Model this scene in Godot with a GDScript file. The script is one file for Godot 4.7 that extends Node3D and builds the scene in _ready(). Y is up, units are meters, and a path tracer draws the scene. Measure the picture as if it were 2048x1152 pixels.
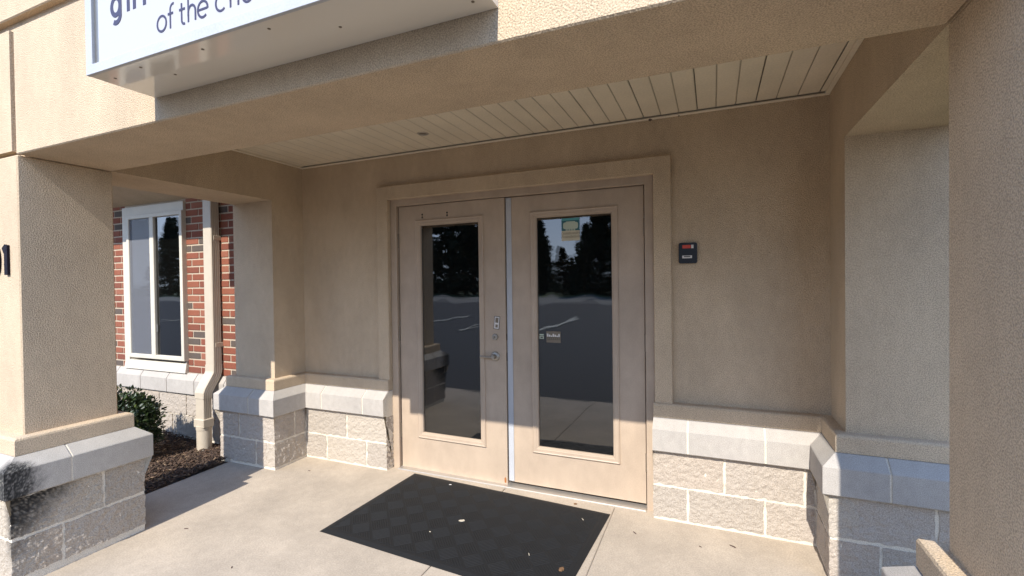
extends Node3D
# Shop entrance: stucco porch with split-face block plinths, double glass doors, sign cabinet, brick wing.

const XL := -1.890      # inner faces of the porch
const XR := 1.901
const PW := 0.445       # pillar width
const ZB := 1.382       # pillar back
const ZF := 1.794       # facade front
const ZP := 0.307       # pilaster front
const YC := 2.423       # porch ceiling
const H1 := 2.1015      # underside of the header
const D1 := 0.086       # block face
const D2 := 0.118       # cap face
const D3 := 0.0535      # base band face
const YB := 0.411
const YCF := 0.548
const YCT := 0.603
const YRT := 0.687
const ZD := -0.024      # door faces
const ZW := 0.10        # brick face
const SIGN_Z := 2.029

var M := {}
var rng := RandomNumberGenerator.new()
var noise := FastNoiseLite.new()

# ---------------------------------------------------------------- mesh builder
class MB:
	var v := PackedVector3Array()
	var n := PackedVector3Array()
	var c := PackedColorArray()
	var uv := PackedVector2Array()
	var painted := false
	var col := Color.WHITE

	func tri_n(a: Vector3, b: Vector3, d: Vector3, na: Vector3, nb: Vector3, nd: Vector3) -> void:
		v.append(a); v.append(d); v.append(b)
		n.append(na); n.append(nd); n.append(nb)
		c.append(col); c.append(col); c.append(col)
		uv.append(Vector2.ZERO); uv.append(Vector2.ZERO); uv.append(Vector2.ZERO)

	func tri(a: Vector3, b: Vector3, d: Vector3) -> void:
		var k := (b - a).cross(d - a).normalized()
		tri_n(a, b, d, k, k, k)

	func quad(a: Vector3, b: Vector3, d: Vector3, e: Vector3) -> void:
		tri(a, b, d)
		tri(a, d, e)

	func quad_uv(a: Vector3, b: Vector3, d: Vector3, e: Vector3) -> void:
		# a lower left, b lower right, d upper right, e upper left
		var at := uv.size()
		quad(a, b, d, e)
		var k := [Vector2(0, 1), Vector2(1, 0), Vector2(1, 1), Vector2(0, 1), Vector2(0, 0), Vector2(1, 0)]
		for i in 6:
			uv[at + i] = k[i]

	func out_quad(a: Vector3, b: Vector3, d: Vector3, e: Vector3, mid: Vector3) -> void:
		if (b - a).cross(d - a).dot((a + b + d + e) / 4.0 - mid) < 0.0:
			quad(e, d, b, a)
		else:
			quad(a, b, d, e)

	func out_tri(a: Vector3, b: Vector3, d: Vector3, mid: Vector3) -> void:
		if (b - a).cross(d - a).dot((a + b + d) / 3.0 - mid) < 0.0:
			tri(a, d, b)
		else:
			tri(a, b, d)

	func box(lo: Vector3, hi: Vector3) -> void:
		bev(lo, hi, 0.0)

	func hexa(p: Array) -> void:
		# eight corners: bottom ring of four, then the top ring above it
		var mid := Vector3.ZERO
		for q in p:
			mid += q / 8.0
		out_quad(p[0], p[1], p[2], p[3], mid)
		out_quad(p[4], p[5], p[6], p[7], mid)
		for i in 4:
			out_quad(p[i], p[(i + 1) % 4], p[4 + (i + 1) % 4], p[4 + i], mid)

	func bev(lo: Vector3, hi: Vector3, b: float) -> void:
		var mid := (lo + hi) / 2.0
		var h := (hi - lo) / 2.0
		b = minf(b, minf(h.x, minf(h.y, h.z)) * 0.9)
		for ax in 3:
			var u := (ax + 1) % 3
			var w := (ax + 2) % 3
			for s: float in [-1.0, 1.0]:
				var q: Array[Vector3] = []
				for k: Array in [[-1.0, -1.0], [1.0, -1.0], [1.0, 1.0], [-1.0, 1.0]]:
					var p := mid
					p[ax] += s * h[ax]
					p[u] += k[0] * (h[u] - b)
					p[w] += k[1] * (h[w] - b)
					q.append(p)
				out_quad(q[0], q[1], q[2], q[3], mid)
			if b <= 0.0:
				continue
			for s: float in [-1.0, 1.0]:
				for r: float in [-1.0, 1.0]:
					var e: Array[Vector3] = []
					for k: Array in [[-1.0, 0.0], [1.0, 0.0], [1.0, 1.0], [-1.0, 1.0]]:
						var p := mid
						p[ax] += k[0] * (h[ax] - b)
						p[u] += s * (h[u] - (0.0 if k[1] == 0.0 else b))
						p[w] += r * (h[w] - (b if k[1] == 0.0 else 0.0))
						e.append(p)
					out_quad(e[0], e[1], e[2], e[3], mid)
		if b > 0.0:
			for sx: float in [-1.0, 1.0]:
				for sy: float in [-1.0, 1.0]:
					for sz: float in [-1.0, 1.0]:
						var k := Vector3(sx, sy, sz)
						out_tri(mid + k * (h - Vector3(0, b, b)), mid + k * (h - Vector3(b, 0, b)), mid + k * (h - Vector3(b, b, 0)), mid)

	func lathe(at: Vector3, axis: Vector3, prof: Array, sides := 24) -> void:
		# prof: Vector2(radius, along the axis)
		axis = axis.normalized()
		var u := axis.cross(Vector3.UP if absf(axis.y) < 0.9 else Vector3.RIGHT).normalized()
		var w := axis.cross(u)
		for i in prof.size() - 1:
			var p: Vector2 = prof[i]
			var q: Vector2 = prof[i + 1]
			var s := (q - p).normalized()
			for k in sides:
				var a := TAU * k / sides
				var b := TAU * (k + 1) / sides
				var ra := u * cos(a) + w * sin(a)
				var rb := u * cos(b) + w * sin(b)
				var na := (ra * s.y - axis * s.x).normalized()
				var nb := (rb * s.y - axis * s.x).normalized()
				var A := at + ra * p.x + axis * p.y
				var B := at + rb * p.x + axis * p.y
				var C := at + rb * q.x + axis * q.y
				var E := at + ra * q.x + axis * q.y
				tri_n(A, B, C, na, nb, nb)
				tri_n(A, C, E, na, nb, na)

	func frame(x0: float, x1: float, y0: float, y1: float, prof: Array, open_bottom := false) -> void:
		# a mitred frame in the xy plane; prof: Vector2(inset from the outer edge, z)
		for i in prof.size() - 1:
			var p: Vector2 = prof[i]
			var q: Vector2 = prof[i + 1]
			var by: float = 0.0 if open_bottom else 1.0
			var P := [Vector3(x0 + p.x, y0 + p.x * by, p.y), Vector3(x1 - p.x, y0 + p.x * by, p.y), Vector3(x1 - p.x, y1 - p.x, p.y), Vector3(x0 + p.x, y1 - p.x, p.y)]
			var Q := [Vector3(x0 + q.x, y0 + q.x * by, q.y), Vector3(x1 - q.x, y0 + q.x * by, q.y), Vector3(x1 - q.x, y1 - q.x, q.y), Vector3(x0 + q.x, y1 - q.x, q.y)]
			for k in 4:
				if open_bottom and k == 0:
					continue
				quad(P[k], P[(k + 1) % 4], Q[(k + 1) % 4], Q[k])

	func loft(rings: Array, closed := true, caps := true) -> void:
		for i in rings.size() - 1:
			var p: Array = rings[i]
			var q: Array = rings[i + 1]
			var m := p.size()
			for k in (m if closed else m - 1):
				quad(p[k], p[(k + 1) % m], q[(k + 1) % m], q[k])
		if caps:
			var f: Array = rings[0]
			var l: Array = rings[-1]
			for k in range(1, f.size() - 1):
				tri(f[0], f[k + 1], f[k])
				tri(l[0], l[k], l[k + 1])

	func plate(poly: PackedVector2Array, xf: Transform3D, depth: float) -> void:
		# an extruded flat shape: its back on the xf plane, its face at depth
		if Geometry2D.is_polygon_clockwise(poly):
			poly.reverse()
		var idx := Geometry2D.triangulate_polygon(poly)
		var up := xf.basis.z.normalized() * depth
		for i in range(0, idx.size(), 3):
			var a := xf * Vector3(poly[idx[i]].x, poly[idx[i]].y, 0)
			var b := xf * Vector3(poly[idx[i + 1]].x, poly[idx[i + 1]].y, 0)
			var d := xf * Vector3(poly[idx[i + 2]].x, poly[idx[i + 2]].y, 0)
			if (b - a).cross(d - a).dot(up) < 0.0:
				var t := b
				b = d
				d = t
			tri(a + up, b + up, d + up)
		for i in poly.size():
			var a := xf * Vector3(poly[i].x, poly[i].y, 0)
			var j := (i + 1) % poly.size()
			var b := xf * Vector3(poly[j].x, poly[j].y, 0)
			quad(a, b, b + up, a + up)

	func done() -> ArrayMesh:
		var a := []
		a.resize(Mesh.ARRAY_MAX)
		a[Mesh.ARRAY_VERTEX] = v
		a[Mesh.ARRAY_NORMAL] = n
		a[Mesh.ARRAY_TEX_UV] = uv
		if painted:
			a[Mesh.ARRAY_COLOR] = c
		var m := ArrayMesh.new()
		m.add_surface_from_arrays(Mesh.PRIMITIVE_TRIANGLES, a)
		return m

# ---------------------------------------------------------------- naming
var taken := {}

func numbered(called: String, parent: Node) -> String:
	var key := "%d/%s" % [parent.get_instance_id(), called]
	var k: int = taken.get(key, 0)
	taken[key] = k + 1
	return called if k == 0 else "%s_%03d" % [called, k]

func put(called: String, mesh: Mesh, mat: Material, parent: Node) -> MeshInstance3D:
	var o := MeshInstance3D.new()
	o.name = numbered(called, parent)
	o.mesh = mesh
	for i in mesh.get_surface_count():
		o.set_surface_override_material(i, mat)
	parent.add_child(o, true)
	return o

func tag(o: Node, label: String, category: String, group := "", kind := "") -> Node:
	if label: o.set_meta("label", label)
	if category: o.set_meta("category", category)
	if group: o.set_meta("group", group)
	if kind: o.set_meta("kind", kind)
	return o

func thing(called: String, label: String, category: String, at := Vector3.ZERO, group := "") -> Node3D:
	var o := Node3D.new()
	o.name = numbered(called, self)
	add_child(o, true)
	o.position = at
	tag(o, label, category, group)
	return o

func box_mesh(lo: Vector3, hi: Vector3, b := 0.0) -> ArrayMesh:
	var m := MB.new()
	m.bev(lo, hi, b)
	return m.done()

# ---------------------------------------------------------------- materials
func lin(r: float, g: float, b: float) -> Color:
	# base colours under the white balance of the daylight
	return Color(r, g * 0.915, b * 0.775).linear_to_srgb()

func noise_image(size: int, seed_: int, freq: float, octaves: int, kind := FastNoiseLite.TYPE_SIMPLEX_SMOOTH) -> Image:
	var f := FastNoiseLite.new()
	f.seed = seed_
	f.noise_type = kind
	f.frequency = freq
	f.fractal_octaves = octaves
	f.fractal_type = FastNoiseLite.FRACTAL_FBM
	var im := f.get_seamless_image(size, size)
	im.convert(Image.FORMAT_RGB8)
	return im

# grey mix of noise pictures: strength per layer round 1.0
func tone_image(size: int, layers: Array, base := 0.86) -> ImageTexture:
	var out := PackedByteArray()
	out.resize(size * size * 3)
	var datas := []
	for l in layers:
		datas.append(noise_image(size, l[0], l[1], l[2]).get_data())
	for i in size * size:
		var t := base
		for k in layers.size():
			t += (float(datas[k][i * 3]) / 255.0 - 0.5) * layers[k][3]
		var b := clampi(int(t * 255.0), 0, 255)
		out[i * 3] = b
		out[i * 3 + 1] = b
		out[i * 3 + 2] = b
	return ImageTexture.create_from_image(Image.create_from_data(size, size, false, Image.FORMAT_RGB8, out))

func mat(col: Color, rough: float, tone: Texture2D = null, scale := 1.0, bump: Texture2D = null, height := 0.0, metal := 0.0, spec := 0.5) -> StandardMaterial3D:
	var m := StandardMaterial3D.new()
	m.albedo_color = col
	m.roughness = rough
	m.metallic = metal
	m.metallic_specular = spec
	m.vertex_color_use_as_albedo = true
	if tone or bump:
		m.uv1_triplanar = true
		m.uv1_world_triplanar = true
		m.uv1_scale = Vector3.ONE * scale
	if tone:
		m.albedo_texture = tone
	if bump:
		m.heightmap_enabled = true
		m.heightmap_texture = bump
		m.heightmap_scale = height
	return m

func glass(col: Color, a: float, wavy: Texture2D = null, amount := 0.0) -> StandardMaterial3D:
	var m := StandardMaterial3D.new()
	m.transparency = BaseMaterial3D.TRANSPARENCY_ALPHA
	m.albedo_color = Color(col, a)
	m.roughness = 0.0
	m.metallic_specular = 0.707
	m.clearcoat_enabled = true
	m.clearcoat = 1.0
	m.clearcoat_roughness = 0.0
	if wavy:
		m.normal_enabled = true
		m.normal_texture = wavy
		m.normal_scale = amount
		m.uv1_triplanar = true
		m.uv1_world_triplanar = true
		m.uv1_scale = Vector3(0.9, 0.35, 0.9)
	return m

func make_materials() -> void:
	var grain := tone_image(512, [[11, 0.13, 2, 0.40], [12, 0.02, 3, 0.03]], 0.93)
	var sand := ImageTexture.create_from_image(noise_image(512, 21, 0.10, 3))
	var soft := tone_image(512, [[31, 0.008, 4, 0.05], [32, 0.2, 1, 0.05]], 0.96)
	var mottle := tone_image(1024, [[41, 0.004, 5, 0.07], [42, 0.03, 3, 0.05], [43, 0.16, 2, 0.16]], 0.94)
	var rock := ImageTexture.create_from_image(noise_image(512, 51, 0.04, 5))
	var specks := tone_image(512, [[61, 0.14, 2, 0.34], [62, 0.01, 3, 0.05]], 0.92)
	M.stucco = mat(lin(0.63, 0.515, 0.395), 0.95, grain, 2.3, sand, 0.24)
	M.stucco_smooth = mat(lin(0.63, 0.515, 0.395), 0.95, grain, 2.3, sand, 0.20)
	M.cap = mat(lin(0.49, 0.475, 0.48), 0.9, specks, 3.2, sand, 0.06)
	M.block = []
	for t: Array in [[0.45, 0.41, 0.385], [0.42, 0.385, 0.36], [0.47, 0.43, 0.395], [0.45, 0.40, 0.365]]:
		M.block.append(mat(lin(t[0], t[1], t[2]), 0.95, grain, 2.0, rock, 0.42))
	M.mortar = mat(lin(0.76, 0.72, 0.66), 0.95, grain, 3.0, sand, 0.15)
	M.brick = []
	for t: Array in [[0.245, 0.076, 0.045], [0.275, 0.092, 0.054], [0.21, 0.066, 0.041], [0.30, 0.115, 0.074], [0.105, 0.083, 0.074]]:
		M.brick.append(mat(lin(t[0], t[1], t[2]), 0.9, specks, 5.0, sand, 0.08))
	M.brick_mortar = mat(lin(0.50, 0.43, 0.36), 0.95, grain, 3.0, sand, 0.1)
	M.concrete = mat(lin(0.475, 0.42, 0.368), 0.9, mottle, 0.55, sand, 0.05)
	M.asphalt = mat(lin(0.040, 0.042, 0.049), 0.9, grain, 1.3, sand, 0.2)
	M.drive = mat(lin(0.2, 0.2, 0.2), 0.9, soft, 0.2)
	M.grass = mat(lin(0.055, 0.085, 0.025), 0.95, grain, 0.3)
	M.line = mat(lin(0.7, 0.7, 0.66), 0.8, soft, 1.0)
	M.vinyl = mat(lin(0.80, 0.75, 0.66), 0.5, soft, 0.7)
	M.door = mat(lin(0.47, 0.385, 0.32), 0.5, soft, 1.1, sand, 0.01)
	M.white_metal = mat(lin(0.45, 0.485, 0.57), 0.4, soft, 1.0)
	M.white_vinyl = mat(lin(0.60, 0.585, 0.55), 0.45, soft, 1.0)
	M.sign_face = mat(lin(0.42, 0.435, 0.50), 0.4)
	M.sign_metal = mat(lin(0.72, 0.71, 0.70), 0.08, null, 1.0, null, 0.0, 0.0, 0.65)
	M.ink = mat(lin(0.035, 0.03, 0.075), 0.5)
	M.rubber = mat(lin(0.012, 0.0125, 0.014), 0.7, grain, 2.0, sand, 0.04, 0.0, 0.4)
	M.black = mat(lin(0.008, 0.008, 0.012), 0.3)
	M.dark = mat(lin(0.012, 0.011, 0.010), 0.8)
	M.room = mat(lin(0.010, 0.0095, 0.009), 0.9)
	M.chrome = mat(lin(0.42, 0.42, 0.43), 0.36, soft, 3.0, null, 0.0, 0.9)
	M.steel = mat(lin(0.22, 0.19, 0.16), 0.5, soft, 3.0, null, 0.0, 0.7)
	M.alu = mat(lin(0.6, 0.6, 0.62), 0.4, soft, 2.0, null, 0.0, 0.7)
	M.downspout = mat(lin(0.52, 0.475, 0.42), 0.4, soft, 1.5)
	M.digit = mat(lin(0.012, 0.010, 0.018), 0.6, null, 1.0, null, 0.0, 0.0, 0.2)
	M.red = mat(lin(0.55, 0.06, 0.035), 0.4)
	M.pale = mat(lin(0.62, 0.62, 0.66), 0.4)
	M.teal = mat(lin(0.02, 0.11, 0.15), 0.4)
	M.teal_light = mat(lin(0.09, 0.33, 0.38), 0.4)
	M.print_pale = mat(lin(0.42, 0.50, 0.44), 0.5)
	M.print_cream = mat(lin(0.50, 0.47, 0.38), 0.5)
	M.print_ink = mat(lin(0.06, 0.06, 0.05), 0.5)
	M.screen = mat(lin(0.15, 0.165, 0.21), 0.9)
	M.screen.transparency = BaseMaterial3D.TRANSPARENCY_ALPHA
	M.screen.albedo_color.a = 0.62
	M.bark = mat(lin(0.06, 0.045, 0.035), 0.95)
	M.needle = mat(lin(0.022, 0.036, 0.018), 0.9)
	M.needle.backlight_enabled = true
	M.needle.backlight = Color(0.15, 0.2, 0.1)
	M.leaf = mat(lin(0.020, 0.037, 0.011), 0.45)
	M.leaf.backlight_enabled = true
	M.leaf.backlight = Color(0.3, 0.35, 0.12)
	M.soil = mat(lin(0.05, 0.033, 0.024), 0.95, grain, 2.0, rock, 1.0)
	M.chip = mat(lin(0.9, 0.9, 0.9), 0.95)
	M.dead = mat(lin(0.16, 0.09, 0.045), 0.8)
	M.twig = mat(lin(0.09, 0.06, 0.05), 0.9)
	M.fleck = mat(lin(0.5, 0.46, 0.40), 0.8)
	M.rust = mat(lin(0.30, 0.11, 0.03), 0.9)
	var patches := tone_image(512, [[81, 0.007, 5, 0.085], [82, 0.05, 3, 0.04]], 0.97)
	for k: String in ["stucco", "stucco_smooth", "concrete", "door", "cap"]:
		var m: StandardMaterial3D = M[k]
		m.detail_enabled = true
		m.detail_blend_mode = BaseMaterial3D.BLEND_MODE_MUL
		m.detail_uv_layer = BaseMaterial3D.DETAIL_UV_2
		m.detail_albedo = patches
		m.uv2_triplanar = true
		m.uv2_world_triplanar = true
		m.uv2_scale = Vector3(0.62, 0.31, 0.62) if k != "concrete" else Vector3(0.45, 0.45, 0.45)
	var waves := noise_image(512, 71, 0.006, 2)
	waves.bump_map_to_normal_map(9.0)
	M.glass = glass(lin(0.004, 0.004, 0.004), 0.9)
	M.glass_wavy = glass(lin(0.004, 0.004, 0.004), 0.7, ImageTexture.create_from_image(waves), 0.03)
	for k: String in ["sign_face", "ink", "black", "red", "pale"]:
		M[k].metallic_specular = 0.5

# ---------------------------------------------------------------- masonry
func rock_mesh(lo: Vector3, hi: Vector3, amp: float, off: Vector3, stain := false) -> ArrayMesh:
	var m := MB.new()
	var mid := (lo + hi) / 2.0
	var h := (hi - lo) / 2.0
	m.painted = stain
	for ax in 3:
		var u := (ax + 1) % 3
		var w := (ax + 2) % 3
		for s: float in [-1.0, 1.0]:
			var cell := 0.008 if stain else 0.015
			var nu := maxi(2, int(2.0 * h[u] / cell))
			var nw := maxi(2, int(2.0 * h[w] / cell))
			var g := []
			for i in nu + 1:
				var row: Array[Vector3] = []
				for j in nw + 1:
					var k := Vector3.ZERO
					k[ax] = s
					k[u] = 2.0 * i / nu - 1.0
					k[w] = 2.0 * j / nw - 1.0
					var p := mid + k * h
					var push := Vector3.ZERO
					for a in 3:
						if absf(k[a]) > 0.9999:
							push[a] = signf(k[a])
					var q := p + off
					var d := noise.get_noise_3dv(q * 1.0) * 0.6 + noise.get_noise_3dv(q * 3.1 + Vector3(7, 3, 1)) * 0.4
					row.append(p + push * amp * d)
				g.append(row)
			for i in nu:
				for j in nw:
					m.out_quad(g[i][j], g[i + 1][j], g[i + 1][j + 1], g[i][j + 1], mid)
	if stain:
		soil(m)
	return m.done()

func soil(m: MB) -> void:
	for i in m.v.size():
		m.c[i] = mildew(m.v[i])

# one straight piece of a moulding: from a to b (xz), outward normal o, profile of Vector2(out, y),
# ka / kb: -1 runs past an outer corner, +1 stops short at an inner one, 0 square
func strip(m: MB, a: Vector2, b: Vector2, o: Vector2, prof: Array, ka: float, kb: float, gap := 0.0, steps := 1, stain := false, gap_b := -1.0) -> void:
	if gap_b < 0.0:
		gap_b = gap
	var t := (b - a).normalized()
	var rings := []
	for s in steps + 1:
		var ring: Array[Vector3] = []
		for p: Vector2 in prof:
			var A := a + o * p.x + t * (ka * p.x + gap)
			var B := b + o * p.x - t * (kb * p.x + gap_b)
			var q := A.lerp(B, float(s) / steps)
			ring.append(Vector3(q.x, p.y, q.y))
		rings.append(ring)
	var mid := Vector3.ZERO
	for q: Vector3 in rings[0] + rings[-1]:
		mid += q / (2.0 * prof.size())
	m.painted = stain
	for s in steps:
		for k in prof.size():
			var j := (k + 1) % prof.size()
			m.out_quad(rings[s][k], rings[s + 1][k], rings[s + 1][j], rings[s][j], mid)
	for k in range(1, prof.size() - 1):
		m.out_tri(rings[0][0], rings[0][k], rings[0][k + 1], mid)
		m.out_tri(rings[-1][0], rings[-1][k], rings[-1][k + 1], mid)
	if stain:
		soil(m)

func cap_profile(d2 := D2, d3 := D3, ytop := YCT, sub := 1) -> Array:
	var e := 0.006
	var key := [Vector2(-0.02, YB + 0.004), Vector2(d2 - e, YB + 0.004), Vector2(d2, YB + 0.004 + e), Vector2(d2, YCF - 0.002), Vector2(d2 - 0.003, YCF + 0.003), Vector2(d3 + 0.002, ytop - 0.002), Vector2(-0.02, ytop - 0.002)]
	if sub == 1:
		return key
	var out := []
	for i in key.size():
		out.append(key[i])
		if i in [2, 4]:
			for s in range(1, sub):
				out.append(key[i].lerp(key[i + 1], float(s) / sub))
	return out

# a plinth along a path of (x, z) corners on the stucco face. cuts: per edge, the distances of the joints
# of the cap, upper and lower course from the edge's start. turn: +1 outer, -1 inner corner at each path point, 0 end
func plinth(parent: Node, path: Array, turn: Array, side: float, cuts: Array, stain := false) -> void:
	var band := MB.new()
	var core := MB.new()
	for e in path.size() - 1:
		var a: Vector2 = path[e]
		var b: Vector2 = path[e + 1]
		var t := (b - a).normalized()
		var o := Vector2(t.y, -t.x) * side
		var L := a.distance_to(b)
		var ka: float = -turn[e]
		var kb: float = -turn[e + 1]
		var r := 0.012
		strip(band, a, b, o, [Vector2(-0.02, YCT), Vector2(D3, YCT), Vector2(D3, YRT - r), Vector2(D3 - 0.3 * r, YRT - 0.3 * r), Vector2(D3 - r, YRT), Vector2(-0.02, YRT + 0.002)], ka, kb)
		strip(core, a, b, o, [Vector2(-0.02, -0.1), Vector2(D1 - 0.0035, -0.1), Vector2(D1 - 0.0035, YB + 0.001), Vector2(D2 - 0.003, YB + 0.009), Vector2(D2 - 0.003, YCF - 0.0035), Vector2(D3, YCT - 0.0045), Vector2(-0.02, YCT - 0.0045)], ka, kb)
		# cap stones
		var c: Array = [0.0] + cuts[e][0] + [L]
		for i in c.size() - 1:
			var m := MB.new()
			var first: bool = i == 0
			var last: bool = i == c.size() - 2
			var fine := stain
			strip(m, a + t * c[i], a + t * c[i + 1], o, cap_profile(D2, D3, YCT, 16 if fine else 1), ka if first else 0.0, kb if last else 0.0, 0.001 if first else 0.005, 80 if fine else 1, stain, 0.001 if last else 0.005)
			put("cap_stone", m.done(), M.cap, parent)
		# split-face courses
		for course in 2:
			var y0 := 0.016 if course == 0 else 0.2145
			var y1 := 0.198 if course == 0 else 0.404
			var q: Array = [0.0] + cuts[e][2 - course] + [L]
			for i in q.size() - 1:
				var s0: float = q[i] + 0.007
				var s1: float = q[i + 1] - 0.007
				# at corners: one course laps past the corner, the other butts against it
				if i == 0:
					s0 = (-D1 if (course + e) % 2 == 0 else 0.004) if turn[e] > 0 else (D1 + 0.006 if turn[e] < 0 else 0.0)
					if turn[e] > 0 and (course + e) % 2 == 1:
						s0 = -0.0 + 0.004
				if i == q.size() - 2:
					s1 = (L + (D1 if (course + e) % 2 == 0 else -0.004)) if turn[e + 1] > 0 else (L - D1 - 0.006 if turn[e + 1] < 0 else L)
				var A := a + t * s0 - o * 0.03
				var B := a + t * s1 + o * D1
				var lo := Vector3(minf(A.x, B.x), y0, minf(A.y, B.y))
				var hi := Vector3(maxf(A.x, B.x), y1, maxf(A.y, B.y))
				var bm := rock_mesh(lo, hi, 0.0055, Vector3(rng.randf() * 50.0, rng.randf() * 50.0, 0), stain)
				put("concrete_block", bm, M.block[rng.randi() % M.block.size()], parent)
	put("base_band", band.done(), M.stucco, parent)
	put("mortar", core.done(), M.mortar, parent)

# ---------------------------------------------------------------- lettering by strokes
func arc(cx: float, cy: float, rx: float, ry: float, a0: float, a1: float, k := 20) -> PackedVector2Array:
	var p := PackedVector2Array()
	for i in k + 1:
		var a := deg_to_rad(lerpf(a0, a1, float(i) / k))
		p.append(Vector2(cx + rx * cos(a), cy + ry * sin(a)))
	return p

func glyph(ch: String) -> Array:
	# strokes on a baseline of 0 with an x-height of 1
	match ch:
		"o": return [arc(0.5, 0.5, 0.5, 0.5, -4, 184), arc(0.5, 0.5, 0.5, 0.5, 176, 364)]
		"c": return [arc(0.5, 0.5, 0.5, 0.5, 48, 312, 30)]
		"e": return [PackedVector2Array([Vector2(0.02, 0.5), Vector2(0.98, 0.5)]), arc(0.5, 0.5, 0.5, 0.5, -3, 310, 34)]
		"f": return [PackedVector2Array([Vector2(0.28, 0), Vector2(0.28, 1.2)]) + arc(0.62, 1.2, 0.34, 0.34, 180, 75, 10), PackedVector2Array([Vector2(0, 0.95), Vector2(0.62, 0.95)])]
		"t": return [PackedVector2Array([Vector2(0.28, 1.35), Vector2(0.28, 0.3)]) + arc(0.56, 0.28, 0.28, 0.28, 180, 290, 10), PackedVector2Array([Vector2(0, 0.95), Vector2(0.68, 0.95)])]
		"h": return [PackedVector2Array([Vector2(0.05, 0), Vector2(0.05, 1.55)]), PackedVector2Array([Vector2(0.05, 0.4)]) + arc(0.42, 0.58, 0.37, 0.42, 180, 0, 16) + PackedVector2Array([Vector2(0.79, 0)])]
		"g": return [arc(0.5, 0.5, 0.43, 0.45, -4, 184), arc(0.5, 0.5, 0.43, 0.45, 176, 364), PackedVector2Array([Vector2(0.95, 1.02), Vector2(0.95, 0.0)]) + arc(0.52, 0.0, 0.43, 0.36, 0, -125, 14)]
		"i": return [PackedVector2Array([Vector2(0.1, 0), Vector2(0.1, 1)]), PackedVector2Array([Vector2(0.1, 1.28), Vector2(0.1, 1.5)])]
		"r": return [PackedVector2Array([Vector2(0.1, 0), Vector2(0.1, 1)]), PackedVector2Array([Vector2(0.1, 0.5)]) + arc(0.5, 0.5, 0.4, 0.42, 180, 80, 10)]
		"l": return [PackedVector2Array([Vector2(0.1, 0), Vector2(0.1, 1.55)])]
		"0": return [arc(0.5, 1, 0.5, 1, -4, 184, 26), arc(0.5, 1, 0.5, 1, 176, 364, 26)]
		"1": return [PackedVector2Array([Vector2(0.62, 0), Vector2(0.62, 2.0)]), PackedVector2Array([Vector2(0.62, 1.88), Vector2(0.28, 1.62)])]
	return []

func letter(ch: String, at: Vector2, size: Vector2, width: float, z: float, depth: float) -> ArrayMesh:
	var m := MB.new()
	var k := 0
	for s: PackedVector2Array in glyph(ch):
		var line := PackedVector2Array()
		for p in s:
			line.append(at + p * size)
		for poly in Geometry2D.offset_polyline(line, width / 2.0, Geometry2D.JOIN_ROUND, Geometry2D.END_BUTT):
			if not Geometry2D.is_polygon_clockwise(poly):
				m.plate(poly, Transform3D(Basis(), Vector3(0, 0, z)), depth + 0.0003 * k)
		k += 1
	return m.done()

func ground_y(z: float) -> float:
	return -0.015 * maxf(z - 0.05, 0.0)

# ================================================================ scene
func _ready() -> void:
	rng.seed = 7
	noise.seed = 5
	noise.noise_type = FastNoiseLite.TYPE_SIMPLEX_SMOOTH
	noise.frequency = 22.0
	noise.fractal_type = FastNoiseLite.FRACTAL_NONE
	# camera
	var cam := Camera3D.new()
	cam.name = "camera"
	cam.fov = 62.76
	cam.near = 0.05
	cam.far = 600.0
	cam.transform = Transform3D(Basis(Vector3(0.92000624, -0.01277748, -0.39169536), Vector3(0.00704076, 0.99984594, -0.01607875), Vector3(0.39184046, 0.01203471, 0.91995447)), Vector3(1.3194, 1.4274, 3.0097))
	add_child(cam)
	# sky, exposure
	var env := Environment.new()
	var sky := Sky.new()
	var psm := ProceduralSkyMaterial.new()
	psm.sky_top_color = Color(0.36, 0.49, 0.69)
	psm.sky_horizon_color = Color(0.69, 0.745, 0.81)
	psm.sky_curve = 0.22
	psm.sky_energy_multiplier = 1.48
	psm.ground_bottom_color = Color(0.2, 0.2, 0.18)
	psm.ground_horizon_color = Color(0.5, 0.55, 0.55)
	sky.sky_material = psm
	env.background_mode = Environment.BG_SKY
	env.sky = sky
	env.tonemap_mode = Environment.TONE_MAPPER_LINEAR
	env.tonemap_exposure = 1.97
	env.sdfgi_enabled = true
	env.ssao_enabled = true
	env.ssil_enabled = true
	var we := WorldEnvironment.new()
	we.name = "world"
	we.environment = env
	add_child(we)
	# sun, ahead of the facade and a little to the right
	var sun := DirectionalLight3D.new()
	sun.name = "sun"
	sun.light_color = Color(1.0, 0.99, 0.97)
	sun.light_energy = 1.18
	sun.light_angular_distance = 0.5
	sun.shadow_enabled = true
	add_child(sun)
	sun.look_at_from_position(Vector3(0, 20, 0), Vector3(0, 20, 0) + Vector3(-0.037, -0.8655, -1.0))

	make_materials()
	build_ground()
	build_building()
	build_sign()
	build_small_things()
	build_planting()
	build_distance()

# ---------------------------------------------------------------- ground
func sheet(called: String, x0: float, x1: float, z0: float, z1: float, y: float, m: Material) -> MeshInstance3D:
	var b := MB.new()
	b.quad(Vector3(x0, y, z1), Vector3(x1, y, z1), Vector3(x1, y, z0), Vector3(x0, y, z0))
	var o := put(called, b.done(), m, self)
	o.set_meta("kind", "structure")
	return o

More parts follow.
